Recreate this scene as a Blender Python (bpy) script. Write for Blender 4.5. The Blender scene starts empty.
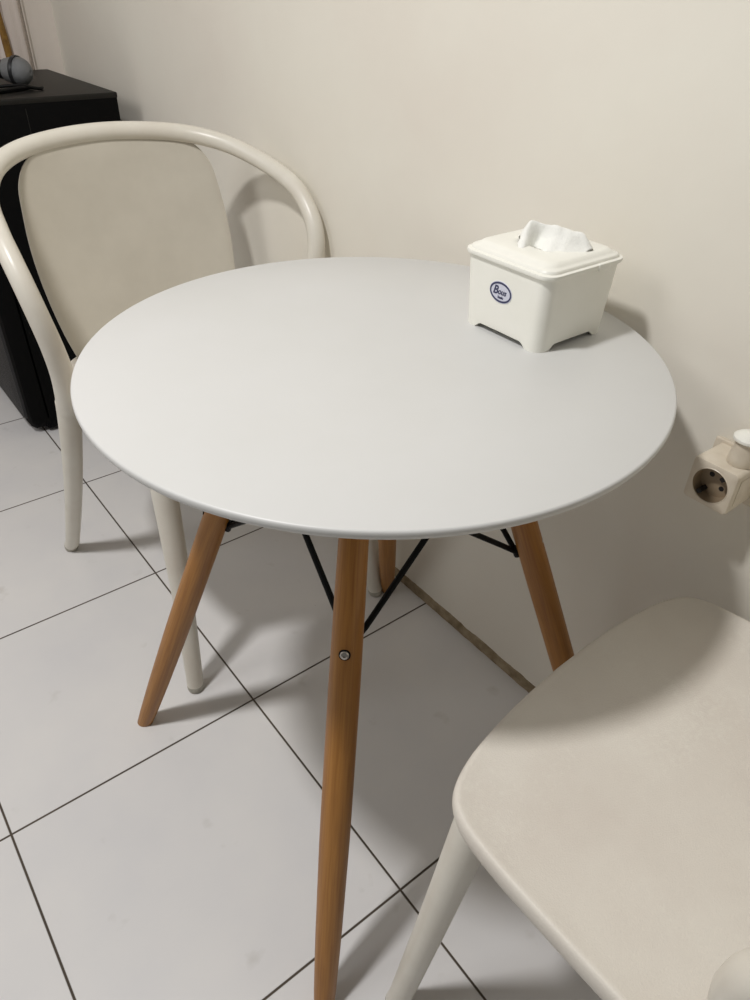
import bpy, bmesh, math, random
from mathutils import Vector, Matrix, noise
random.seed(4)
SC = bpy.context.scene
COL = SC.collection
PI = math.pi

# ------------------------------------------------------------------ helpers
def link(name, me, mat=None, parent=None, smooth=True):
    o = bpy.data.objects.new(name, me)
    COL.objects.link(o)
    if mat: me.materials.append(mat)
    if parent: o.parent = parent
    if smooth:
        for p in me.polygons: p.use_smooth = True
    return o

def build(name, bm, mat=None, parent=None, smooth=True, sharp=35):
    bmesh.ops.recalc_face_normals(bm, faces=bm.faces)
    for e in bm.edges:
        if len(e.link_faces) == 2 and e.calc_face_angle(0) > math.radians(sharp): e.smooth = False
    me = bpy.data.meshes.new(name)
    bm.to_mesh(me); bm.free()
    return link(name, me, mat, parent, smooth)

def thing(name, loc=(0, 0, 0), rz=0):
    o = bpy.data.objects.new(name, None); COL.objects.link(o)
    o.empty_display_size = .05
    o.location = loc; o.rotation_euler = (0, 0, rz)
    return o

def tag(o, label, cat, group=None):
    o['label'] = label; o['category'] = cat
    if group: o['group'] = group
    return o

def cr(pts, n=8, closed=False):
    """Catmull-Rom through tuples of any length"""
    P = [tuple(p) for p in pts]; out = []; m = len(P)
    rng = range(m if closed else m - 1)
    for i in rng:
        if closed: a, b, c, d = P[i-1], P[i], P[(i+1) % m], P[(i+2) % m]
        else: a, b, c, d = P[max(i-1, 0)], P[i], P[i+1], P[min(i+2, m-1)]
        for k in range(n):
            t = k / n
            out.append(tuple(.5*((2*b[j]) + (-a[j]+c[j])*t + (2*a[j]-5*b[j]+4*c[j]-d[j])*t*t + (-a[j]+3*b[j]-3*c[j]+d[j])*t**3) for j in range(len(b))))
    if not closed: out.append(P[-1])
    return out

def sweep(bm, pts, rad, seg=16, cap=True, closed=False, round_end=False):
    """tube through pts; rad number or list"""
    pts = [Vector(p) for p in pts]; n = len(pts)
    if not hasattr(rad, '__len__'): rad = [rad]*n
    rad = list(rad)
    if round_end:                          # domed ends
        def dome(p, d, r):
            return [(p + d*r*.5*math.sin(a), r*math.cos(a)) for a in (.35, .7, 1.05, 1.35)]
        a = dome(pts[0], (pts[0]-pts[1]).normalized(), rad[0])[::-1]
        b = dome(pts[-1], (pts[-1]-pts[-2]).normalized(), rad[-1])
        pts = [q[0] for q in a] + pts + [q[0] for q in b]
        rad = [q[1] for q in a] + rad + [q[1] for q in b]; n = len(pts)
    T = []
    for i in range(n):
        if closed: t = pts[(i+1) % n] - pts[i-1]
        else: t = pts[min(i+1, n-1)] - pts[max(i-1, 0)]
        T.append(t.normalized())
    up = Vector((0, 0, 1)) if abs(T[0].z) < .9 else Vector((1, 0, 0))
    N = (up - T[0]*up.dot(T[0])).normalized()
    rings = []
    for i in range(n):
        N = (N - T[i]*N.dot(T[i])).normalized()
        Bn = T[i].cross(N)
        rings.append([bm.verts.new(pts[i] + (N*math.cos(a) + Bn*math.sin(a))*rad[i]) for a in [2*PI*k/seg for k in range(seg)]])
    for i in range(n if closed else n-1):
        A, B = rings[i], rings[(i+1) % n]
        for k in range(seg):
            bm.faces.new((A[k], A[(k+1) % seg], B[(k+1) % seg], B[k]))
    if cap and not closed:
        bm.faces.new(rings[0][::-1]); bm.faces.new(rings[-1])
    return bm

def lathe(bm, prof, center=(0, 0, 0), axis='z', seg=32):
    c = Vector(center); rings = []
    def pt(r, h, a):
        x, y = r*math.cos(a), r*math.sin(a)
        return c + (Vector((x, y, h)) if axis == 'z' else Vector((h, x, y)) if axis == 'x' else Vector((y, h, x)))
    for r, h in prof:
        if r < 1e-6: rings.append([bm.verts.new(pt(0, h, 0))])
        else: rings.append([bm.verts.new(pt(r, h, 2*PI*k/seg)) for k in range(seg)])
    for A, B in zip(rings, rings[1:]):
        for k in range(seg):
            k2 = (k+1) % seg
            if len(A) == 1 and len(B) == 1: continue
            if len(A) == 1: bm.faces.new((A[0], B[k2], B[k]))
            elif len(B) == 1: bm.faces.new((A[k], A[k2], B[0]))
            else: bm.faces.new((A[k], A[k2], B[k2], B[k]))
    return bm

def rbox(bm, lo, hi, r=.004, seg=3):
    b = bmesh.new()
    bmesh.ops.create_cube(b, size=1)
    for v in b.verts:
        for j in range(3): v.co[j] = lo[j] if v.co[j] < 0 else hi[j]
    if r > 0: bmesh.ops.bevel(b, geom=b.edges[:], offset=r, segments=seg, profile=.5, affect='EDGES')
    me = bpy.data.meshes.new('t'); b.to_mesh(me); b.free(); bm.from_mesh(me); bpy.data.meshes.remove(me)
    return bm

def rrect(hx, hy, r, n=6):
    out = []
    for sx, sy, a0 in ((1, 1, 0), (-1, 1, PI/2), (-1, -1, PI), (1, -1, 1.5*PI)):
        for k in range(n+1):
            a = a0 + PI/2*k/n
            out.append((sx*(hx-r) + r*math.cos(a), sy*(hy-r) + r*math.sin(a)))
    return out

def loft(bm, loops, cap0=True, cap1=True):
    R = [[bm.verts.new(p) for p in L] for L in loops]
    n = len(R[0])
    for A, B in zip(R, R[1:]):
        for k in range(n): bm.faces.new((A[k], A[(k+1) % n], B[(k+1) % n], B[k]))
    if cap0: bm.faces.new(R[0][::-1])
    if cap1: bm.faces.new(R[-1])
    return R

# ------------------------------------------------------------------ materials
def srgb(r, g, b):
    f = lambda c: (c/255/12.92) if c/255 <= .04045 else ((c/255+.055)/1.055)**2.4
    return (f(r), f(g), f(b), 1)

def mat(name, col, rough=.5, bump=0, bscale=80, var=0, vscale=6, col2=None, metal=0, spec=.5, coord='Object', detail=4):
    m = bpy.data.materials.new(name); m.use_nodes = True
    nt = m.node_tree; N = nt.nodes; L = nt.links; P = N['Principled BSDF']
    P.inputs['Base Color'].default_value = col; P.inputs['Roughness'].default_value = rough
    P.inputs['Metallic'].default_value = metal; P.inputs['Specular IOR Level'].default_value = spec
    tc = N.new('ShaderNodeTexCoord')
    if col2:
        nz = N.new('ShaderNodeTexNoise'); nz.inputs['Scale'].default_value = vscale; nz.inputs['Detail'].default_value = detail
        nz.inputs['Roughness'].default_value = .6
        L.new(tc.outputs[coord], nz.inputs['Vector'])
        rp = N.new('ShaderNodeValToRGB'); rp.color_ramp.elements[0].position = .35; rp.color_ramp.elements[1].position = .68
        rp.color_ramp.elements[0].color = col; rp.color_ramp.elements[1].color = col2
        L.new(nz.outputs['Fac'], rp.inputs['Fac']); L.new(rp.outputs['Color'], P.inputs['Base Color'])
    if bump:
        n2 = N.new('ShaderNodeTexNoise'); n2.inputs['Scale'].default_value = bscale; n2.inputs['Detail'].default_value = 5
        L.new(tc.outputs[coord], n2.inputs['Vector'])
        b = N.new('ShaderNodeBump'); b.inputs['Strength'].default_value = bump; b.inputs['Distance'].default_value = .002
        L.new(n2.outputs['Fac'], b.inputs['Height']); L.new(b.outputs['Normal'], P.inputs['Normal'])
    return m

def wood_mat():
    m = bpy.data.materials.new('beech_wood'); m.use_nodes = True
    nt = m.node_tree; N = nt.nodes; L = nt.links; P = N['Principled BSDF']
    P.inputs['Roughness'].default_value = .42
    tc = N.new('ShaderNodeTexCoord'); mp = N.new('ShaderNodeMapping'); mp.inputs['Scale'].default_value = (60, 60, 2.2)
    L.new(tc.outputs['Object'], mp.inputs['Vector'])
    nz = N.new('ShaderNodeTexNoise'); nz.inputs['Scale'].default_value = 1.6; nz.inputs['Detail'].default_value = 6; nz.inputs['Distortion'].default_value = .6
    L.new(mp.outputs['Vector'], nz.inputs['Vector'])
    rp = N.new('ShaderNodeValToRGB'); e = rp.color_ramp.elements
    e[0].position = .3; e[0].color = WOOD_A; e[1].position = .72; e[1].color = WOOD_B
    L.new(nz.outputs['Fac'], rp.inputs['Fac'])
    mp2 = N.new('ShaderNodeMapping'); mp2.inputs['Scale'].default_value = (420, 420, 14)
    L.new(tc.outputs['Object'], mp2.inputs['Vector'])
    n2 = N.new('ShaderNodeTexNoise'); n2.inputs['Scale'].default_value = 1.0; n2.inputs['Detail'].default_value = 2
    L.new(mp2.outputs['Vector'], n2.inputs['Vector'])
    mx = N.new('ShaderNodeMixRGB'); mx.blend_type = 'MULTIPLY'; mx.inputs['Fac'].default_value = .35
    r2 = N.new('ShaderNodeValToRGB'); r2.color_ramp.elements[0].position = .35; r2.color_ramp.elements[0].color = (.55, .45, .35, 1)
    r2.color_ramp.elements[1].position = .55; r2.color_ramp.elements[1].color = (1, 1, 1, 1)
    L.new(n2.outputs['Fac'], r2.inputs['Fac']); L.new(rp.outputs['Color'], mx.inputs['Color1']); L.new(r2.outputs['Color'], mx.inputs['Color2'])
    L.new(mx.outputs['Color'], P.inputs['Base Color'])
    return m

def tile_mat():
    m = bpy.data.materials.new('floor_tile'); m.use_nodes = True
    nt = m.node_tree; N = nt.nodes; L = nt.links; P = N['Principled BSDF']
    tc = N.new('ShaderNodeTexCoord'); sp = N.new('ShaderNodeSeparateXYZ')
    L.new(tc.outputs['Object'], sp.inputs[0])
    def math_(op, a, b=None, c=None):
        n = N.new('ShaderNodeMath'); n.operation = op
        for i, v in enumerate((a, b, c)):
            if v is None: continue
            if isinstance(v, (int, float)): n.inputs[i].default_value = v
            else: L.new(v, n.inputs[i])
        return n.outputs[0]
    T = .4
    def line(s):                                    # distance to nearest joint, metres
        q = math_('FRACT', math_('DIVIDE', math_('ADD', s, 40.2), T))
        return math_('MULTIPLY', math_('ABSOLUTE', math_('SUBTRACT', q, .5)), T)
    dx, dy = line(sp.outputs['X']), line(sp.outputs['Y'])
    # fract(.5)==joint, so shift: joint where coordinate is a multiple of T
    dmin = math_('MINIMUM', dx, dy)
    ss = N.new('ShaderNodeMapRange'); ss.inputs['From Min'].default_value = .0011; ss.inputs['From Max'].default_value = .0020
    L.new(dmin, ss.inputs['Value'])                 # 0 in the joint, 1 on the tile
    nz = N.new('ShaderNodeTexNoise'); nz.inputs['Scale'].default_value = 5; nz.inputs['Detail'].default_value = 5
    L.new(tc.outputs['Object'], nz.inputs['Vector'])
    rp = N.new('ShaderNodeValToRGB'); e = rp.color_ramp.elements
    e[0].position = .3; e[0].color = TILE_A; e[1].position = .75; e[1].color = TILE_B
    L.new(nz.outputs['Fac'], rp.inputs['Fac'])
    # grubby smudges and specks
    n3 = N.new('ShaderNodeTexNoise'); n3.inputs['Scale'].default_value = 16; n3.inputs['Detail'].default_value = 3
    L.new(tc.outputs['Object'], n3.inputs['Vector'])
    r3 = N.new('ShaderNodeValToRGB'); r3.color_ramp.elements[0].position = .66; r3.color_ramp.elements[0].color = (1, 1, 1, 1)
    r3.color_ramp.elements[1].position = .78; r3.color_ramp.elements[1].color = (.80, .79, .76, 1)
    L.new(n3.outputs['Fac'], r3.inputs['Fac'])
    mu = N.new('ShaderNodeMixRGB'); mu.blend_type = 'MULTIPLY'; mu.inputs['Fac'].default_value = .8
    L.new(rp.outputs['Color'], mu.inputs['Color1']); L.new(r3.outputs['Color'], mu.inputs['Color2'])
    vo = N.new('ShaderNodeTexVoronoi'); vo.inputs['Scale'].default_value = 9
    L.new(tc.outputs['Object'], vo.inputs['Vector'])
    r4 = N.new('ShaderNodeValToRGB'); r4.color_ramp.elements[0].position = .012; r4.color_ramp.elements[0].color = (.45, .42, .38, 1)
    r4.color_ramp.elements[1].position = .022; r4.color_ramp.elements[1].color = (1, 1, 1, 1)
    L.new(vo.outputs['Distance'], r4.inputs['Fac'])
    mu2 = N.new('ShaderNodeMixRGB'); mu2.blend_type = 'MULTIPLY'; mu2.inputs['Fac'].default_value = .7
    L.new(mu.outputs['Color'], mu2.inputs['Color1']); L.new(r4.outputs['Color'], mu2.inputs['Color2'])
    # joint colour
    ng = N.new('ShaderNodeTexNoise'); ng.inputs['Scale'].default_value = 7
    L.new(tc.outputs['Object'], ng.inputs['Vector'])
    rg = N.new('ShaderNodeValToRGB'); rg.color_ramp.elements[0].color = srgb(50, 46, 42); rg.color_ramp.elements[1].color = srgb(96, 84, 70)
    L.new(ng.outputs['Fac'], rg.inputs['Fac'])
    mx = N.new('ShaderNodeMixRGB')
    L.new(ss.outputs['Result'], mx.inputs['Fac']); L.new(rg.outputs['Color'], mx.inputs['Color1']); L.new(mu2.outputs['Color'], mx.inputs['Color2'])
    L.new(mx.outputs['Color'], P.inputs['Base Color'])
    rr = N.new('ShaderNodeMapRange'); rr.inputs['To Min'].default_value = .9; rr.inputs['To Max'].default_value = .36
    L.new(ss.outputs['Result'], rr.inputs['Value']); L.new(rr.outputs['Result'], P.inputs['Roughness'])
    P.inputs['Specular IOR Level'].default_value = .4
    b = N.new('ShaderNodeBump'); b.inputs['Strength'].default_value = .6; b.inputs['Distance'].default_value = .0015
    L.new(ss.outputs['Result'], b.inputs['Height']); L.new(b.outputs['Normal'], P.inputs['Normal'])
    return m

WOOD_A, WOOD_B = srgb(148, 96, 34), srgb(172, 120, 54)
TILE_A, TILE_B = srgb(214, 213, 213), srgb(224, 222, 219)
M_floor = tile_mat()
M_wall = mat('wall_paint', srgb(232, 228, 216), .62, bump=.3, bscale=26, col2=srgb(228, 222, 210), vscale=3)
M_back = mat('back_wall_paint', srgb(238, 228, 218), .6, bump=.3, bscale=20, col2=srgb(232, 223, 212), vscale=4)
M_dirt = mat('stained_mortar', srgb(120, 104, 78), .9, bump=1.2, bscale=120, col2=srgb(168, 152, 126), vscale=34, detail=8)
M_top = mat('white_laminate', srgb(206, 206, 204), .42, bump=.03, bscale=500, col2=srgb(203, 203, 200), vscale=5)
M_edge = mat('white_table_edge', srgb(222, 222, 212), .45, bump=.02, bscale=300)
M_wood = wood_mat()
M_blk = mat('black_metal', srgb(7, 7, 7), .6, bump=.05, bscale=200, spec=.2)
M_steel = mat('bolt_steel', srgb(190, 186, 180), .28, metal=1, bump=.05, bscale=300)
M_chair = mat('ivory_plastic', srgb(204, 198, 184), .42, bump=.10, bscale=900, col2=srgb(196, 190, 176), vscale=9)
M_chairtube = mat('ivory_plastic_tube', srgb(222, 218, 206), .34, bump=.04, bscale=400, col2=srgb(215, 209, 196), vscale=14)
M_seat = None
M_box = mat('white_box_plastic', srgb(240, 239, 230), .33, bump=.04, bscale=350, col2=srgb(237, 236, 226), vscale=20)
M_tissue = mat('tissue_paper', srgb(238, 238, 232), .85, bump=.3, bscale=500)
M_navy = mat('navy_ink', srgb(48, 52, 86), .5, bump=.02)
M_sticker = mat('label_paper', srgb(206, 208, 222), .45, bump=.02)
M_spk = mat('speaker_black', srgb(5, 5, 5), .75, bump=.3, bscale=400, spec=.12)
M_spktop = mat('speaker_vinyl', srgb(25, 23, 19), .5, bump=.3, bscale=400, spec=.3)
M_grille = mat('speaker_grille', srgb(34, 34, 35), .6, bump=.8, bscale=900)
M_micgrille = mat('microphone_mesh', srgb(128, 130, 132), .42, metal=.6, bump=1.0, bscale=900)
M_micbody = mat('microphone_body', srgb(26, 27, 29), .4, bump=.05)
M_gold = mat('gold_braid', srgb(150, 112, 42), .5, bump=.8, bscale=300, col2=srgb(112, 78, 26), vscale=60)
M_cloth = mat('white_curtain_cloth', srgb(232, 221, 213), .85, bump=.4, bscale=300)
M_sock = mat('socket_plastic', srgb(218, 208, 190), .35, bump=.05, bscale=250, col2=srgb(206, 194, 174), vscale=40)
M_sockin = mat('socket_recess_plastic', srgb(150, 132, 108), .5, bump=.05, bscale=250)
M_hole = mat('socket_hole_black', srgb(18, 14, 12), .7, bump=.02)

# seat: worn plastic with rubbed pale patches
def seat_mat():
    m = mat('worn_seat_plastic', srgb(220, 214, 203), .5, bump=.22, bscale=700, col2=srgb(212, 204, 193), vscale=7)
    nt = m.node_tree; N = nt.nodes; L = nt.links; P = N['Principled BSDF']
    src = P.inputs['Base Color'].links[0].from_socket
    tc = N.new('ShaderNodeTexCoord')
    nz = N.new('ShaderNodeTexNoise'); nz.inputs['Scale'].default_value = 220; nz.inputs['Detail'].default_value = 3
    L.new(tc.outputs['Object'], nz.inputs['Vector'])
    n2 = N.new('ShaderNodeTexNoise'); n2.inputs['Scale'].default_value = 12; n2.inputs['Detail'].default_value = 4
    L.new(tc.outputs['Object'], n2.inputs['Vector'])
    mu = N.new('ShaderNodeMath'); mu.operation = 'MULTIPLY'
    L.new(nz.outputs['Fac'], mu.inputs[0]); L.new(n2.outputs['Fac'], mu.inputs[1])
    rp = N.new('ShaderNodeValToRGB'); rp.color_ramp.elements[0].position = .28; rp.color_ramp.elements[1].position = .50
    L.new(mu.outputs[0], rp.inputs['Fac'])
    mx = N.new('ShaderNodeMixRGB'); mx.inputs['Color2'].default_value = srgb(228, 224, 212)
    f = N.new('ShaderNodeMath'); f.operation = 'MULTIPLY'; f.inputs[1].default_value = .45
    L.new(rp.outputs['Color'], f.inputs[0]); L.new(f.outputs[0], mx.inputs['Fac'])
    L.new(src, mx.inputs['Color1']); L.new(mx.outputs['Color'], P.inputs['Base Color'])
    return m
M_seat = seat_mat()

# ------------------------------------------------------------------ setting
WX, BY = .398, 1.6
def struct(name, bm, m, smooth=False):
    o = build(name, bm, m, smooth=smooth); o['kind'] = 'structure'; return o
bm = bmesh.new(); rbox(bm, (-3.0, -3.0, -.05), (WX+.1, BY+.1, 0), 0); struct('floor', bm, M_floor)
bm = bmesh.new(); rbox(bm, (WX, -3.0, 0), (WX+.1, BY+.1, 2.7), 0); struct('wall_right', bm, M_wall)
bm = bmesh.new(); rbox(bm, (-3.0, BY, 0), (WX, BY+.1, 2.7), 0); struct('wall_back', bm, M_back)

# crumbling stained mortar strip at the foot of the right wall
bm = bmesh.new(); rows = []
n = 420
for i in range(n+1):
    y = -1.6 + 3.19*i/n
    q = noise.noise(Vector((y*22, 3.1, 0)))*.35 + noise.noise(Vector((y*70, 7.7, 0)))*.3 + noise.noise(Vector((y*180, 1.7, 0)))*.2
    ht = .023 + .006*q; th = .0022 + .0010*noise.noise(Vector((y*50, 0, 4)))
    rows.append([bm.verts.new(c) for c in ((WX+.001, y, .0), (WX-th-.0015, y, .0), (WX-th-.001, y, ht*.5), (WX-th*.7, y, ht*.9), (WX+.001, y, ht))])
for A, B in zip(rows, rows[1:]):
    for k in range(4): bm.faces.new((A[k], A[k+1], B[k+1], B[k]))
bm.faces.new(rows[0]); bm.faces.new(rows[-1][::-1])
struct('baseboard_right', bm, M_dirt, True)

# ------------------------------------------------------------------ round table
TC = Vector((.0955, -.1924)); TH = .699; TR = .3021
table = thing('round_table', (TC.x, TC.y, 0))
tag(table, 'small round white table with four splayed wooden legs and black wire bracing', 'table')
bm = bmesh.new()
lathe(bm, [(0, TH-.0115), (TR-.010, TH-.0115), (TR-.004, TH-.0105), (TR-.0012, TH-.0080), (TR, TH-.0050), (TR-.0002, TH-.0020), (TR-.0010, TH-.0006), (TR-.0026, TH), (TR*.6, TH), (0, TH)], seg=160)
top = build('tabletop', bm, M_top, table, sharp=80)
FA = math.radians(135.6)
feet = [(-.166, .069), (-.1625, -.4505), (.366, -.441), (.357, .076)]
LEG_TOPZ = .6873
def legpt(k, rho, z):
    a = FA + k*PI/2
    return Vector((rho*math.cos(a), rho*math.sin(a), z))
brace_lo, brace_hi, leg_axis = [], [], []
for k in range(4):
    f = Vector((feet[k][0]-TC.x, feet[k][1]-TC.y, .0))
    a = FA + k*PI/2
    t = legpt(k, .110, LEG_TOPZ)
    ax = (t-f); dn = ax.normalized()
    pts = []; rad = []
    RP = [(0, .0122), (.02, .0132), (.15, .0156), (.35, .0174), (.6, .0171), (.72, .0163), (.85, .0150), (1, .0132)]
    for i in range(25):
        s = i/24
        for (s0, r0), (s1, r1) in zip(RP, RP[1:]):
            if s0 <= s <= s1: r = r0 + (r1-r0)*(s-s0)/(s1-s0)
        pts.append(Vector((0, 0, s*ax.length))); rad.append(r)
    bm = bmesh.new(); sweep(bm, pts, rad, 24)
    # flat ends lying in the floor / under-top planes
    rot = dn.to_track_quat('Z', 'Y').to_matrix().to_4x4()
    Mx = Matrix.Translation(f) @ rot
    inv = Mx.inverted()
    for v in bm.verts:
        w = Mx @ v.co
        if w.z < .0 or v.co.z < 1e-5:
            w = w + dn*((0.0005 - w.z)/dn.z) if abs(v.co.z) < .02 else w
            v.co = inv @ w
        if abs(v.co.z - ax.length) < 1e-5:
            w = Mx @ v.co; w = w + dn*((LEG_TOPZ - w.z)/dn.z); v.co = inv @ w
    leg = build('leg', bm, M_wood, table); leg.matrix_local = Mx
    # bolt on the outer face at z = .48
    out = Vector((math.cos(a), math.sin(a), 0))
    zc = .457; c = f + ax*(zc/ax.z)
    nrm = (out - dn*out.dot(dn)).normalized()
    bp = c + nrm*(.0156 if k != 2 else .0130)
    WM = Mx.inverted() @ Matrix.Translation(bp) @ nrm.to_track_quat('Z', 'Y').to_matrix().to_4x4()
    bq = nrm.to_track_quat('Z', 'Y').to_matrix().to_4x4()
    bm = bmesh.new(); lathe(bm, [(0, -.002), (.0060, -.002), (.0062, .0010), (.0050, .0016), (.0048, .0010), (0, .0010)], seg=24)
    w_ = build('bolt_washer', bm, M_blk, leg); w_.matrix_local = WM
    bm = bmesh.new(); lathe(bm, [(.0047, .0008), (.0047, .0022), (.0038, .0034), (.0020, .0038), (.0018, .0022), (0, .0022)], seg=24)
    b_ = build('bolt', bm, M_steel, leg); b_.matrix_local = WM
    inn = -nrm
    def axp(z): return f + ax*(z/ax.z)
    brace_lo.append(axp(.447) + inn*.0195); brace_hi.append(legpt(k, .141, .625))
    # black clip plates against the inner face of the leg
    for z in (.447,):
        p0 = axp(z) + inn*.0185
        bm = bmesh.new(); sweep(bm, [p0 - dn*.007, p0 + dn*.007], .0045, 8)
        build('brace_clip', bm, M_blk, table)
for k in range(4):
    j = (k+1) % 4
    for A, B in ((brace_lo[k], brace_hi[j]), (brace_lo[j], brace_hi[k])):
        bm = bmesh.new()
        mid = (A+B)/2
        off = Vector((mid.x, mid.y, 0)).normalized()*(.003 if A is brace_lo[k] else -.003)
        sweep(bm, [A, A*.9+B*.1+off, A*.1+B*.9+off, B], .0036, 10)
        build('brace_rod', bm, M_blk, table)
for k in range(4):          # hanger rods from clip to mounting plate
    bm = bmesh.new(); sweep(bm, [brace_hi[k], legpt(k, .07, .684)], .0035, 8); build('hanger_rod', bm, M_blk, table)
bm = bmesh.new()
for k in range(4):
    sweep(bm, [legpt(k, 0, .683), legpt(k, .10, .683)], .0040, 8)
lathe(bm, [(0, .678), (.045, .678), (.045, .6872), (0, .6872)], seg=32)
build('mounting_plate', bm, M_blk, table)

# ------------------------------------------------------------------ armchairs
def outline(v):
    pass
SEAT = [(0, 0), (.06, .002), (.11, .007), (.155, .015), (.189, .029), (.206, .052), (.213, .09), (.2165, .14), (.219, .20), (.220, .26),
        (.214, .32), (.202, .38), (.184, .425), (.155, .452), (.11, .467), (.05, .473), (0, .474)]
def seat_bm():
    half = cr(SEAT, 4)
    loop = half + [(-x, y) for x, y in half[1:-1]][::-1]
    cx, cy = 0, .23
    bm = bmesh.new()
    # (scale inward in metres, z) from underside centre round the lip to the dished middle
    prof = [('s', .0, .418), ('s', .5, .418), ('i', .045, .420), ('i', .018, .4175), ('i', .006, .4185), ('i', .0025, .4215), ('i', .0008, .428), ('i', .0, .4355), ('i', .0006, .4405),
            ('i', .0022, .4436), ('i', .0045, .4444), ('i', .0075, .4438), ('i', .013, .4422), ('i', .020, .4408), ('s', .86, .4390), ('s', .75, .4368), ('s', .62, .4348), ('s', .4, .433), ('s', .2, .4322), ('s', .0, .432)]
    rings = []
    m = len(loop)
    nr = []
    for i in range(m):
        a = Vector(loop[i-1]); b = Vector(loop[(i+1) % m]); t = (b-a).normalized(); nn = Vector((t.y, -t.x))
        if nn.dot(Vector(loop[i])-Vector((cx, cy))) < 0: nn = -nn
        nr.append(nn)
    for kind, q, z in prof:
        if kind == 's' and q == 0: rings.append([bm.verts.new((cx, cy, z))]); continue
        R = []
        for i, (x, y) in enumerate(loop):
            if kind == 's': px, py = cx+(x-cx)*q, cy+(y-cy)*q
            else: px, py = x-nr[i].x*q, y-nr[i].y*q
            # waterfall front and slightly raised back
            zz = z
            if py < .05: zz -= .006*((.05-py)/.05)**2
            if py > .36: zz += .010*((py-.36)/.11)**2
            R.append(bm.verts.new((px, py, zz)))
        rings.append(R)
    for A, B in zip(rings, rings[1:]):
        for k in range(m):
            k2 = (k+1) % m
            if len(A) == 1: bm.faces.new((A[0], B[k], B[k2]))
            elif len(B) == 1: bm.faces.new((A[k], A[k2], B[0]))
            else: bm.faces.new((A[k], A[k2], B[k2], B[k]))
    return bm

HOOP = [(0, .565, .782, .0145), (.08, .556, .779, .0145), (.15, .530, .771, .0145), (.201, .480, .757, .0145), (.233, .410, .735, .0146), (.246, .34, .711, .0150),
        (.2475, .298, .682, .0150), (.245, .273, .647, .0152), (.239, .265, .605, .0156), (.230, .272, .555, .0165), (.221, .292, .500, .0180), (.217, .312, .450, .0192), (.217, .322, .425, .0192)]
def arm_bm():
    r = [HOOP[0]] + HOOP[1:]
    full = [(-x, y, z, q) for x, y, z, q in r[:0:-1]] + r
    c = cr(full, 8)
    bm = bmesh.new(); sweep(bm, [p[:3] for p in c], [p[3] for p in c], 20)
    return bm

BACK = [  # z, half width, y at centre, forward sweep at edge
    (.428, .156, .462, .026), (.45, .161, .472, .028), (.49, .170, .488, .032), (.54, .177, .505, .035), (.59, .181, .520, .038), (.64, .181, .534, .040), (.69, .176, .546, .040),
    (.72, .171, .552, .038), (.742, .160, .556, .034), (.757, .145, .559, .029), (.766, .128, .561, .023), (.772, .10, .562, .016)]
def back_bm():
    rows = cr([(z, w, y, s) for z, w, y, s in BACK], 4)
    nx = 40; th = .0045
    bm = bmesh.new(); F = []; Bk = []
    for z, w, y, s in rows:
        f = []; b = []
        for i in range(nx+1):
            u = -1 + 2*i/nx
            x = w*math.sin(u*PI/2) if True else w*u
            v = x/w
            yy = y - s*abs(v)**2.2
            edge = 1 - .55*max(0, (abs(v)-.93)/.07)**2
            f.append(bm.verts.new((x, yy - th*edge, z))); b.append(bm.verts.new((x, yy + th*edge, z)))
        F.append(f); Bk.append(b)
    for i in range(len(F)-1):
        for k in range(nx):
            bm.faces.new((F[i][k], F[i][k+1], F[i+1][k+1], F[i+1][k]))
            bm.faces.new((Bk[i][k+1], Bk[i][k], Bk[i+1][k], Bk[i+1][k+1]))
        bm.faces.new((Bk[i][0], F[i][0], F[i+1][0], Bk[i+1][0])); bm.faces.new((F[i][nx], Bk[i][nx], Bk[i+1][nx], F[i+1][nx]))
    for k in range(nx):
        bm.faces.new((Bk[0][k], Bk[0][k+1], F[0][k+1], F[0][k])); bm.faces.new((F[-1][k], F[-1][k+1], Bk[-1][k+1], Bk[-1][k]))
    return bm

def make_chair(foot_front, foot_rear, back_dx=0):
    t = thing('armchair')
    build('seat', seat_bm(), M_seat, t, sharp=60)
    bk = build('backrest', back_bm(), M_chair, t, sharp=60); bk.location.x = back_dx
    build('arm_rail', arm_bm(), M_chairtube, t)
    for sx in (-1, 1):
        for (x0, y0, z0), (x1, y1) in (((.180, .052, .411), (foot_front, .020)), ((.217, .320, .440), (foot_rear, .517))):
            pts = []; rad = []
            for i in range(17):
                s = i/16; z = z0*(1-s)
                bow = .006*math.sin(s*PI)
                x = x0+(x1-x0)*s; y = y0+(y1-y0)*(s**1.15 if y1 > .3 else s)
                pts.append((sx*(x-bow*.4), y, max(z, .0))); rad.append(.0192 - .0055*s)
            pts[-1] = (pts[-1][0], pts[-1][1], .012); 
            bm = bmesh.new(); sweep(bm, pts, rad, 20)
            lg = build('leg', bm, M_chairtube, t)
            bm = bmesh.new(); x, y = pts[-1][0], pts[-1][1]
            lathe(bm, [(0, .0), (.0100, .0), (.0128, .002), (.0138, .006), (.0139, .012), (.0136, .014), (0, .014)], (x, y, 0), seg=20)
            build('foot_pad', bm, M_foot, lg)
    return t
M_foot = mat('worn_foot_plastic', srgb(150, 146, 132), .6, bump=.2, bscale=300, col2=srgb(196, 192, 180), vscale=60)
c1 = make_chair(.199, .238, .008); c1.location = (.131, .061, 0); c1.rotation_euler = (0, 0, math.radians(.4))
tag(c1, 'ivory plastic armchair with a full view of its backrest, behind the round table', 'chair', 'ivory bistro armchairs')
c2 = make_chair(.224, .238); c2.location = (.1315, -.469, 0); c2.rotation_euler = (0, 0, PI + math.radians(3.4))
for ch in c2.children:
    if ch.name.startswith('arm_rail'): ch.location.y = .001
tag(c2, 'ivory plastic armchair in the near right corner showing its worn seat', 'chair', 'ivory bistro armchairs')

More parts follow.
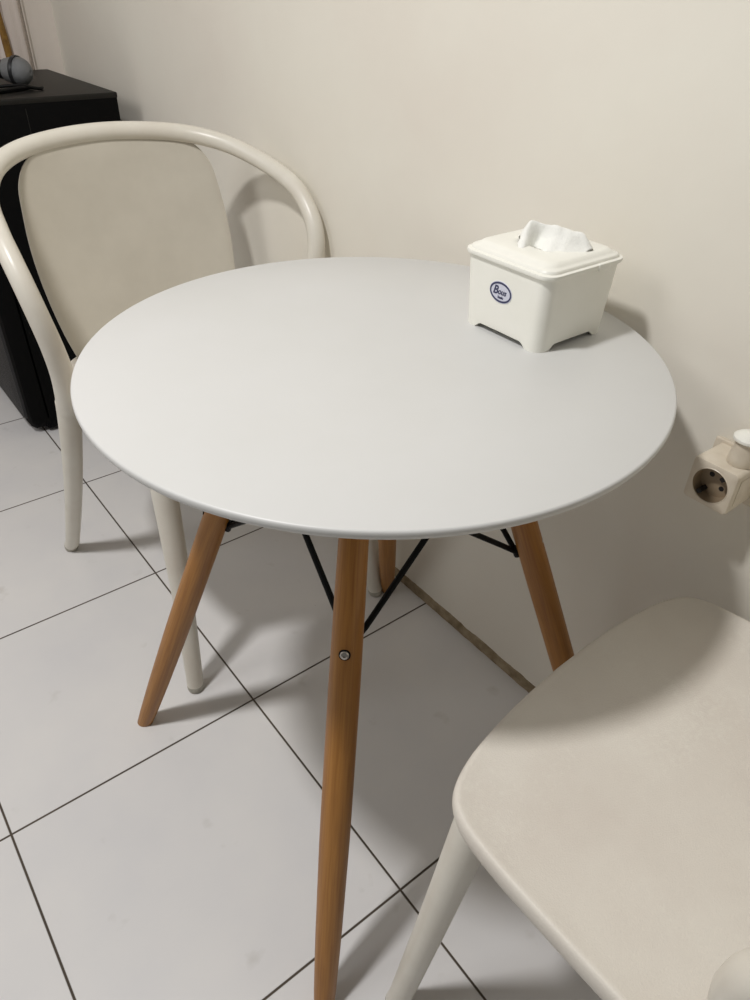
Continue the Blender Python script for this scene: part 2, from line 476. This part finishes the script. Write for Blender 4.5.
# ------------------------------------------------------------------ tissue box
BX, BYY = .2812, -.2432
tb = thing('tissue_box', (BX, BYY, TH)); tb.scale = (1.04, .975, 1.04)
tag(tb, 'white square plastic tissue box with oval blue label on the round table', 'tissue box')
bm = bmesh.new()
def rr3(hx, hy, r, z, n=6): return [(x, y, z) for x, y in rrect(hx, hy, r, n)]
# body: lofted tapered shell with cut arches at the foot
def body_bm():
    bm = bmesh.new(); hx0, hy0, hx1, hy1, H = .0525, .0570, .0565, .0610, .079
    def loop(z, inset=0):
        s = z/H; hx = hx0+(hx1-hx0)*s-inset; hy = hy0+(hy1-hy0)*s-inset; r = .013-inset*.6
        out = []
        for (sx, sy, a0) in ((1, 1, 0), (-1, 1, PI/2), (-1, -1, PI), (1, -1, 1.5*PI)):
            for k in range(7):
                a = a0+PI/2*k/6; out.append((sx*(hx-r)+r*math.cos(a), sy*(hy-r)+r*math.sin(a)))
            # straight side points up to the next corner
            nx = {(1, 1): (-1, 1), (-1, 1): (-1, -1), (-1, -1): (1, -1), (1, -1): (1, 1)}[(sx, sy)]
            a = Vector(out[-1]); b_ = Vector((nx[0]*(hx-r)+r*math.cos(a0+PI/2), nx[1]*(hy-r)+r*math.sin(a0+PI/2)))
            for q in (.06, .12, .16, .5, .84, .88, .94): out.append(tuple(a.lerp(b_, q)))
        return out
    n = 14
    def foot(i):
        j = i % n
        # indices 0..6 corner, 7..13 side
        return {7: 0, 8: .0045, 9: .0058, 10: .0060, 11: .0058, 12: .0045, 13: 0}.get(j, 0)
    zs = [0, .0072, .012, .03, .05, .068, H]
    rows = []; inn = []
    for zi, z in enumerate(zs):
        o = loop(z); q = loop(z, .002)
        rows.append([bm.verts.new((x, y, foot(i) if zi == 0 else z)) for i, (x, y) in enumerate(o)])
        inn.append([bm.verts.new((x, y, foot(i) if zi == 0 else z)) for i, (x, y) in enumerate(q)])
    m = len(rows[0])
    for A, B in zip(rows, rows[1:]):
        for k in range(m): bm.faces.new((A[k], A[(k+1) % m], B[(k+1) % m], B[k]))
    for A, B in zip(inn, inn[1:]):
        for k in range(m): bm.faces.new((A[(k+1) % m], A[k], B[k], B[(k+1) % m]))
    for k in range(m):
        bm.faces.new((rows[0][(k+1) % m], rows[0][k], inn[0][k], inn[0][(k+1) % m]))
        bm.faces.new((rows[-1][k], rows[-1][(k+1) % m], inn[-1][(k+1) % m], inn[-1][k]))
    bm.faces.new(inn[2])            # the floor of the box
    return bm
body = build('body', body_bm(), M_box, tb, sharp=50)
# lid: flange, step, raised pad with a scooped oval opening
def lid_bm():
    bm = bmesh.new()
    L = []
    for hx, hy, r, z in ((.0560, .0605, .013, .0765), (.0592, .0637, .015, .0765), (.0600, .0645, .0155, .0785), (.0596, .0641, .0153, .0805), (.0575, .0620, .014, .0812),
                         (.0562, .0607, .0135, .0812), (.0556, .0601, .0132, .0835), (.0540, .0585, .0125, .0845), (.0515, .0560, .012, .0848), (.0500, .0545, .0115, .0862), (.0470, .0515, .011, .0885), (.0440, .0485, .011, .0892)):
        L.append(rr3(hx, hy, r, z, 8))
    n = len(L[0])
    def oval(a, b, z):
        out = []
        for x, y, _ in L[-1]:
            t = math.atan2(y/.0485, x/.0440)
            out.append((a*math.cos(t), b*math.sin(t), z))
        return out
    L += [oval(.034, .038, .0896), oval(.028, .031, .0892), oval(.023, .026, .0875), oval(.020, .023, .0852), oval(.017, .020, .0840), oval(.012, .017, .0832), oval(.0115, .0165, .0810)]
    loft(bm, L, cap0=False, cap1=False)
    return bm
lid = build('lid', lid_bm(), M_box, tb, sharp=50)
bm = bmesh.new(); rbox(bm, (.012, -.0652, .0745), (.030, -.0618, .0815), .0012); build('lid_latch', bm, M_box, tb)
bm = bmesh.new(); rbox(bm, (-.009, .0618, .0745), (.009, .0652, .0815), .0012); build('lid_latch', bm, M_box, tb)
# oval label on the -x face
def face_x(z): return -(.0525 + .004*z/.079)
SK = Matrix.Translation((face_x(.046)-.0001, .0030, .0480)) @ Matrix.Rotation(math.radians(-2.9), 4, 'Y')
def flat_oval(a, b, th, hole=None, x=0):
    bm = bmesh.new(); n = 48
    o = [(x, a*math.cos(2*PI*k/n), b*math.sin(2*PI*k/n)) for k in range(n)]
    o2 = [(x-th, p[1], p[2]) for p in o]
    if hole:
        i = [(x, p[1]*hole[0], p[2]*hole[1]) for p in o]; i2 = [(x-th, p[1], p[2]) for p in i]
        V = [[bm.verts.new(p) for p in q] for q in (o, o2, i2, i)]
        for A, B in ((0, 1), (1, 2), (2, 3), (3, 0)):
            for k in range(n): bm.faces.new((V[A][k], V[A][(k+1) % n], V[B][(k+1) % n], V[B][k]))
    else: loft(bm, [o, o2])
    return bm
sk = build('label', flat_oval(.0165, .0112, .0004), M_sticker, tb, smooth=False); sk.matrix_local = SK
sk['label'] = 'oval pale label with a navy ring and script lettering'
rg = build('label_ring', flat_oval(.0158, .0105, .0002, (.88, .82), -.0004), M_navy, sk, smooth=False)
def text_mesh(name, s, size, mat_, parent, loc, shear=0, bold=0):
    cu = bpy.data.curves.new(name, 'FONT'); cu.body = s; cu.size = size; cu.align_x = 'CENTER'; cu.align_y = 'CENTER'
    cu.shear = shear; cu.offset = bold; cu.extrude = .0001
    o = bpy.data.objects.new('t', cu); COL.objects.link(o)
    dg = bpy.context.evaluated_depsgraph_get(); me = bpy.data.meshes.new_from_object(o.evaluated_get(dg))
    bpy.data.objects.remove(o); me.name = name
    w = link(name, me, mat_, parent, smooth=False)
    w.matrix_local = Matrix.Translation(loc) @ Matrix(((0, 0, -1, 0), (-1, 0, 0, 0), (0, 1, 0, 0), (0, 0, 0, 1)))
    return w
text_mesh('label_text', 'B', .0125, M_navy, sk, (-.0006, .0078, .0012), .3, .00025)
text_mesh('label_text', 'ous', .0085, M_navy, sk, (-.0006, -.0020, .0006), .3, .0002)
text_mesh('label_text', 'basic', .0042, M_navy, sk, (-.0006, -.0005, -.0052), .1, .0001)

# tissue: one sheet pulled up through the opening, its folds standing on the lid
def tissue_bm():
    A0 = Vector((-.013, .015)); e = Vector((.55, -.835)); q = Vector((-.835, -.55))
    def p(a, t, z):
        w = A0 + e*a + q*t; return (w.x, w.y, z)
    # columns run left to right, rows from the back over the ridge to the front
    G = [
     [p(-.012, -.014, .0905), p(-.010, -.006, .0935), p(-.006, .004, .0985), p(-.006, .016, .0955), p(-.004, .028, .0905)],
     [p(-.004, -.018, .0910), p(-.002, -.008, .1030), p(.000, .000, .1120), p(.001, .010, .1010), p(.003, .027, .0910)],
     [p(.010, -.020, .0910), p(.010, -.010, .1020), p(.012, -.003, .1105), p(.011, -.002, .0980), p(.010, .004, .0880)],
     [p(.026, -.018, .0910), p(.026, -.009, .1020), p(.028, .000, .1105), p(.026, .008, .1000), p(.022, .022, .0905)],
     [p(.042, -.017, .0905), p(.042, -.008, .1015), p(.043, .001, .1085), p(.040, .012, .0985), p(.036, .024, .0900)],
     [p(.056, -.012, .0900), p(.055, -.005, .0990), p(.056, .003, .1070), p(.052, .010, .0970), p(.049, .026, .0895)],
     [p(.066, -.006, .0895), p(.068, .000, .0920), p(.068, .006, .0940), p(.064, .013, .0925), p(.058, .022, .0890)]]
    rows = [cr(r, 6) for r in G]
    cols = list(zip(*rows)); cols = [cr(c, 6) for c in cols]
    bm = bmesh.new()
    V = []
    for c in cols:
        L = []
        for p in c:
            q = Vector(p)
            d = noise.noise_vector(q*90)*.0016 + noise.noise_vector(q*240)*.0006
            L.append(bm.verts.new(q + d))
        V.append(L)
    for A, B in zip(V, V[1:]):
        for k in range(len(A)-1): bm.faces.new((A[k], A[k+1], B[k+1], B[k]))
    return bm
ts = build('tissue', tissue_bm(), M_tissue, sharp=180); ts.location = (BX, BYY, TH); ts.scale = (1.04, 1.0, 1.01)
tag(ts, 'crumpled white paper tissue pulled up through the lid of the white box', 'tissue')
so = ts.modifiers.new('thick', 'SOLIDIFY'); so.thickness = .0004

# ------------------------------------------------------------------ loudspeaker
SX0, SX1, SY0, SY1, SZ = -.030, .340, 1.078, 1.552, .779
sp = thing('loudspeaker', ((SX0+SX1)/2, (SY0+SY1)/2, 0))
tag(sp, 'large black floor loudspeaker cabinet standing in the corner behind the armchair', 'speaker')
ox, oy = (SX0+SX1)/2, (SY0+SY1)/2
hx, hy = (SX1-SX0)/2, (SY1-SY0)/2
bm = bmesh.new(); rbox(bm, (-hx+.035, -hy, .012), (hx, hy, SZ-.006), .006); build('cabinet', bm, M_spk, sp)
bm = bmesh.new(); rbox(bm, (-hx+.020, -hy-.0005, SZ-.012), (hx+.0005, hy+.0005, SZ), .003); build('top_panel', bm, M_spktop, sp)
# moulded front frame facing into the room (-x), rounded corners, with bulged mesh grille
bm = bmesh.new()
fr_ = rrect(hy, SZ/2-.006, .035, 8)
loft(bm, [[(x, a, b+SZ/2+.004) for a, b in rrect(hy+d, SZ/2-.006+d, .035, 8)] for x, d in ((-hx+.045, 0), (-hx+.012, 0), (-hx+.002, -.006), (-hx-.002, -.016))])
build('front_frame', bm, M_spk, sp)
bm = bmesh.new()
loft(bm, [[(x, a, b+SZ/2+.004) for a, b in rrect(hy-.022-d, SZ/2-.03-d, .03, 8)] for x, d in ((-hx+.0, 0), (-hx-.008, .004), (-hx-.014, .03), (-hx-.017, .09))])
build('grille', bm, M_grille, sp)
# side handle: recessed cup frame with a grab bar
bm = bmesh.new()
loft(bm, [[(a+.01, y, b+.60) for a, b in rrect(.075-d, .045-d, .02, 6)] for y, d in ((-hy+.002, 0), (-hy-.003, .0), (-hy-.003, .010), (-hy+.0, .012))])
build('handle', bm, M_grille, sp)
# cabinet seam beside the handle
bm = bmesh.new(); rbox(bm, (-.020, -hy-.0010, .05), (-.0185, -hy+.001, SZ-.02), .0008)
build('edge_strip', bm, M_spktop, sp)
for sx in (-1, 1):
    for sy in (-1, 1):
        bm = bmesh.new(); lathe(bm, [(0, 0), (.014, 0), (.017, .004), (.017, .0125), (0, .0125)], (sx*(hx-.05), sy*(hy-.05), 0), seg=20)
        build('rubber_foot', bm, M_blk, sp)

# ------------------------------------------------------------------ microphone on the loudspeaker
mic = thing('microphone', (.176, 1.236, SZ+.0005))
tag(mic, 'handheld microphone with grey ball grille lying on the black loudspeaker', 'microphone')
ax_ang = math.radians(-48)
R = 0.0285
Mm = Matrix.Rotation(ax_ang, 4, 'Z') @ Matrix.Translation((0, 0, R*1.13)) @ Matrix.Rotation(math.radians(3.0), 4, 'Y')
bm = bmesh.new()
prof = [(0, .034)] + [(R*math.cos(a), .008 + R*math.sin(a)) for a in [PI/2*(1-k/8) for k in range(1, 9)]]
lathe(bm, prof + [(R, .0), (R*.93, -.008), (R*.80, -.024), (.0185, -.026)], axis='x', seg=32)
g = build('ball_grille', bm, M_micgrille, mic); g.matrix_local = Mm
bm = bmesh.new(); lathe(bm, [(R*.9, -.001), (R*1.08, -.001), (R*1.10, .003), (R*1.08, .007), (R*.9, .007)], axis='x', seg=32)
rb = build('grille_band', bm, M_micbody, mic); rb.matrix_local = Mm
bm = bmesh.new(); lathe(bm, [(0, -.19), (.011, -.19), (.0125, -.18), (.0150, -.10), (.0185, -.04), (.0200, -.025), (.0185, -.020), (0, -.02)], axis='x', seg=28)
h_ = build('handle', bm, M_micbody, mic); h_.matrix_local = Mm
bm = bmesh.new(); rbox(bm, (-.075, -.005, .013), (-.05, .005, .0185), .0015)
s_ = build('switch', bm, M_micgrille, mic); s_.matrix_local = Mm
# a second one lying across, mostly out of frame
# cable loops around the microphones
bm = bmesh.new()
pts = cr([(x-.02, y-.07, z) for x, y, z in [(.125, 1.215, SZ+.004), (.16, 1.235, SZ+.004), (.20, 1.26, SZ+.004), (.205, 1.245, SZ+.006), (.165, 1.215, SZ+.010), (.10, 1.19, SZ+.008), (.05, 1.21, SZ+.005), (.04, 1.27, SZ+.004), (.10, 1.255, SZ+.009), (.17, 1.232, SZ+.0135), (.215, 1.235, SZ+.005), (.23, 1.255, SZ+.004)]], 8)
sweep(bm, pts, .0035, 10, round_end=True)
cb = build('microphone_cable', bm, M_blk); tag(cb, 'black cable in loose loops beside the microphone on the loudspeaker', 'cable')

# ------------------------------------------------------------------ curtain against the back wall
cur = thing('curtain', (.15, BY-.020, 0))
tag(cur, 'white curtain with gold braid hanging on the back wall behind the loudspeaker', 'curtain')
def drape(x0, x1, z0, z1, amp, wl, y0=0, n=200):
    bm = bmesh.new(); A = []
    for i in range(n+1):
        x = x0+(x1-x0)*i/n
        L = []
        for j in range(13):
            z = z0+(z1-z0)*j/12
            y = y0 + amp*math.sin(2*PI*x/wl + .6*math.sin(z*2+x*9)) + amp*.35*math.sin(2*PI*x/(wl*.37)+1.3)
            L.append(bm.verts.new((x, y, z)))
        A.append(L)
    for P, Q in zip(A, A[1:]):
        for k in range(12): bm.faces.new((P[k], P[k+1], Q[k+1], Q[k]))
    return bm
cl = build('cloth', drape(-1.2, .160, .03, 2.3, .006, .075), M_cloth, cur, sharp=180)
s1 = cl.modifiers.new('thick', 'SOLIDIFY'); s1.thickness = .0012
bm = bmesh.new(); sweep(bm, [(.1625, -.004, .03), (.1625, -.004, 1.2), (.1625, -.004, 2.3)], .0016, 8); build('hem_edge', bm, mat('hem_grey', srgb(150, 138, 126), .9, bump=.2), cur)
bm = bmesh.new()
gp = [(.102 + .004*math.sin(z*11), -.016 - .002*math.cos(z*13), z) for z in [.45+.05*k for k in range(38)]]
sweep(bm, gp, [.0085+.0012*math.sin(k*1.9) for k in range(38)], 10)
build('gold_braid', bm, M_gold, cur)
bm = bmesh.new(); sweep(bm, [(-1.22, 0, 2.32), (.20, 0, 2.32)], .010, 14, round_end=True); build('rod', bm, M_steel, cur)

# ------------------------------------------------------------------ socket adapter on the right wall
sock = thing('socket_adapter', (.372, -.4675, .580))
tag(sock, 'cream cube socket adapter plugged into the right wall beside the table', 'power socket')
def lx(x): return x-.372
hz = .0262
bm = bmesh.new()
# body with round recess on the -x face
FX = .343-.372
def rrs(s, r):
    o = rrect(s, s, r, 6); res = []
    for i in range(len(o)):
        res.append(o[i])
        if i % 7 == 6:
            a, b_ = o[i], o[(i+1) % len(o)]
            res += [(a[0]+(b_[0]-a[0])*k/10, a[1]+(b_[1]-a[1])*k/10) for k in range(1, 10)]
    return res
out_ = rrs(.0262, .005)
n = len(out_)
def sq(x, s, r): return [(x, a, b) for a, b in rrs(s, r)]
def ci(x, rad): return [(x, rad*math.cos(math.atan2(b, a)), rad*math.sin(math.atan2(b, a))) for a, b in out_]
bmL = [sq(.397-.372-.004, .0255, .005), sq(FX+.003, .0262, .005), sq(FX+.0008, .0254, .0048), sq(FX, .0240, .0045), ci(FX, .0210), ci(FX-.0006, .0204), ci(FX, .0197)]
loft(bm, bmL, cap0=True, cap1=False)
build('body', bm, M_sock, sock, sharp=40)
bm = bmesh.new(); lathe(bm, [(.0197, FX), (.0192, FX+.004), (.0188, FX+.014), (0, FX+.014)], axis='x', seg=40)
lathe(bm, [(0, FX+.0141), (.0003, FX+.0141)], axis='x', seg=8)
rc = build('socket_recess', bm, M_sockin, sock)
for s in (-1, 1):
    bm = bmesh.new(); lathe(bm, [(0, FX+.0138), (.0030, FX+.0138), (.0030, FX+.0145), (0, FX+.0145)], (0, s*.0093*.78, s*.0093*.62), 'x', 16)
    build('pin_hole', bm, M_hole, rc)
    bm = bmesh.new()
    ca, sa = math.cos(math.radians(128)), math.sin(math.radians(128))
    rbox(bm, (FX+.001, -.0026, .0135), (FX+.0138, .0026, .0192), .0006)
    bmesh.ops.rotate(bm, cent=(0, 0, 0), matrix=Matrix.Rotation(math.radians(38 if s > 0 else 218), 3, 'X'), verts=bm.verts)
    build('earth_contact', bm, M_hole, rc)
bm = bmesh.new(); rbox(bm, (-.020, -.0268, -.016), (.012, -.0255, .016), .0004); build('side_panel', bm, M_sock, sock)

op = bmesh.new(); rbox(op, (.3925, -.5030, .5465), (.3982, -.4350, .6095), .0022)
o = build('wall_outlet', op, M_sock); tag(o, 'cream outlet cover plate on the right wall behind the cube adapter', 'outlet')

pl = thing('power_plug', (.369, -.4785, .6062))
tag(pl, 'cream plug with cable standing in the top of the cube adapter', 'plug')
bm = bmesh.new(); lathe(bm, [(0, 0), (.0135, 0), (.0140, .002), (.0134, .008), (.0118, .020), (.0116, .026), (.0118, .0275), (0, .0275)], seg=32); build('plug_body', bm, M_sock, pl)
bm = bmesh.new(); lathe(bm, [(0, .0275), (.0145, .0275), (.0156, .0290), (.0154, .0315), (.0120, .0345), (.0055, .037), (0, .037)], seg=32); build('plug_cap', bm, M_box, pl)
bm = bmesh.new(); sweep(bm, cr([(0, 0, .035), (.002, -.003, .050), (.010, -.018, .072), (.0235, -.034, .11), (.0245, -.040, .20), (.0245, -.040, .40)], 8), .0032, 10); build('cable', bm, M_box, pl)

# ------------------------------------------------------------------ camera
cam = bpy.data.cameras.new('camera'); co = bpy.data.objects.new('camera', cam); COL.objects.link(co)
r_ = Vector((0.79002053, -0.61257542, 0.02487815)); u_ = Vector((0.3492898, 0.48307612, 0.80289109)); d_ = Vector((0.50384939, 0.62561076, -0.59560639))
Mc = Matrix((( r_.x, u_.x, -d_.x, -.34069), (r_.y, u_.y, -d_.y, -.74073), (r_.z, u_.z, -d_.z, 1.0228), (0, 0, 0, 1)))
co.matrix_world = Mc
cam.sensor_fit = 'HORIZONTAL'; cam.sensor_width = 36; cam.lens = 720.81/750*36; cam.clip_start = .02
SC.camera = co

# ------------------------------------------------------------------ light
def area(name, loc, size, power, col, target=None, shape='DISK'):
    l = bpy.data.lights.new(name, 'AREA'); l.shape = shape; l.size = size; l.energy = power; l.color = col
    o = bpy.data.objects.new(name, l); COL.objects.link(o); o.location = loc
    if target: o.rotation_euler = (Vector(target)-Vector(loc)).to_track_quat('-Z', 'Y').to_euler()
    return o
area('ceiling_lamp', (-.64, -.10, 2.12), .17, 22.5, (1, .985, .98))
area('wall_fill', (-2.1, .5, 2.2), .9, 12.5, (1, .99, .98), (.4, 1.2, .8), 'SQUARE')  # unseen soft fill added to brighten the walls, not a lamp of the room
W = bpy.data.worlds.new('world'); SC.world = W; W.use_nodes = True
bg = W.node_tree.nodes['Background']; bg.inputs[0].default_value = (1, .98, .94, 1); bg.inputs[1].default_value = .12
V = SC.view_settings; V.view_transform = 'Standard'; V.look = 'None'; V.gamma = 1; V.exposure = .05; V.use_curve_mapping = False
SC.display_settings.display_device = 'sRGB'
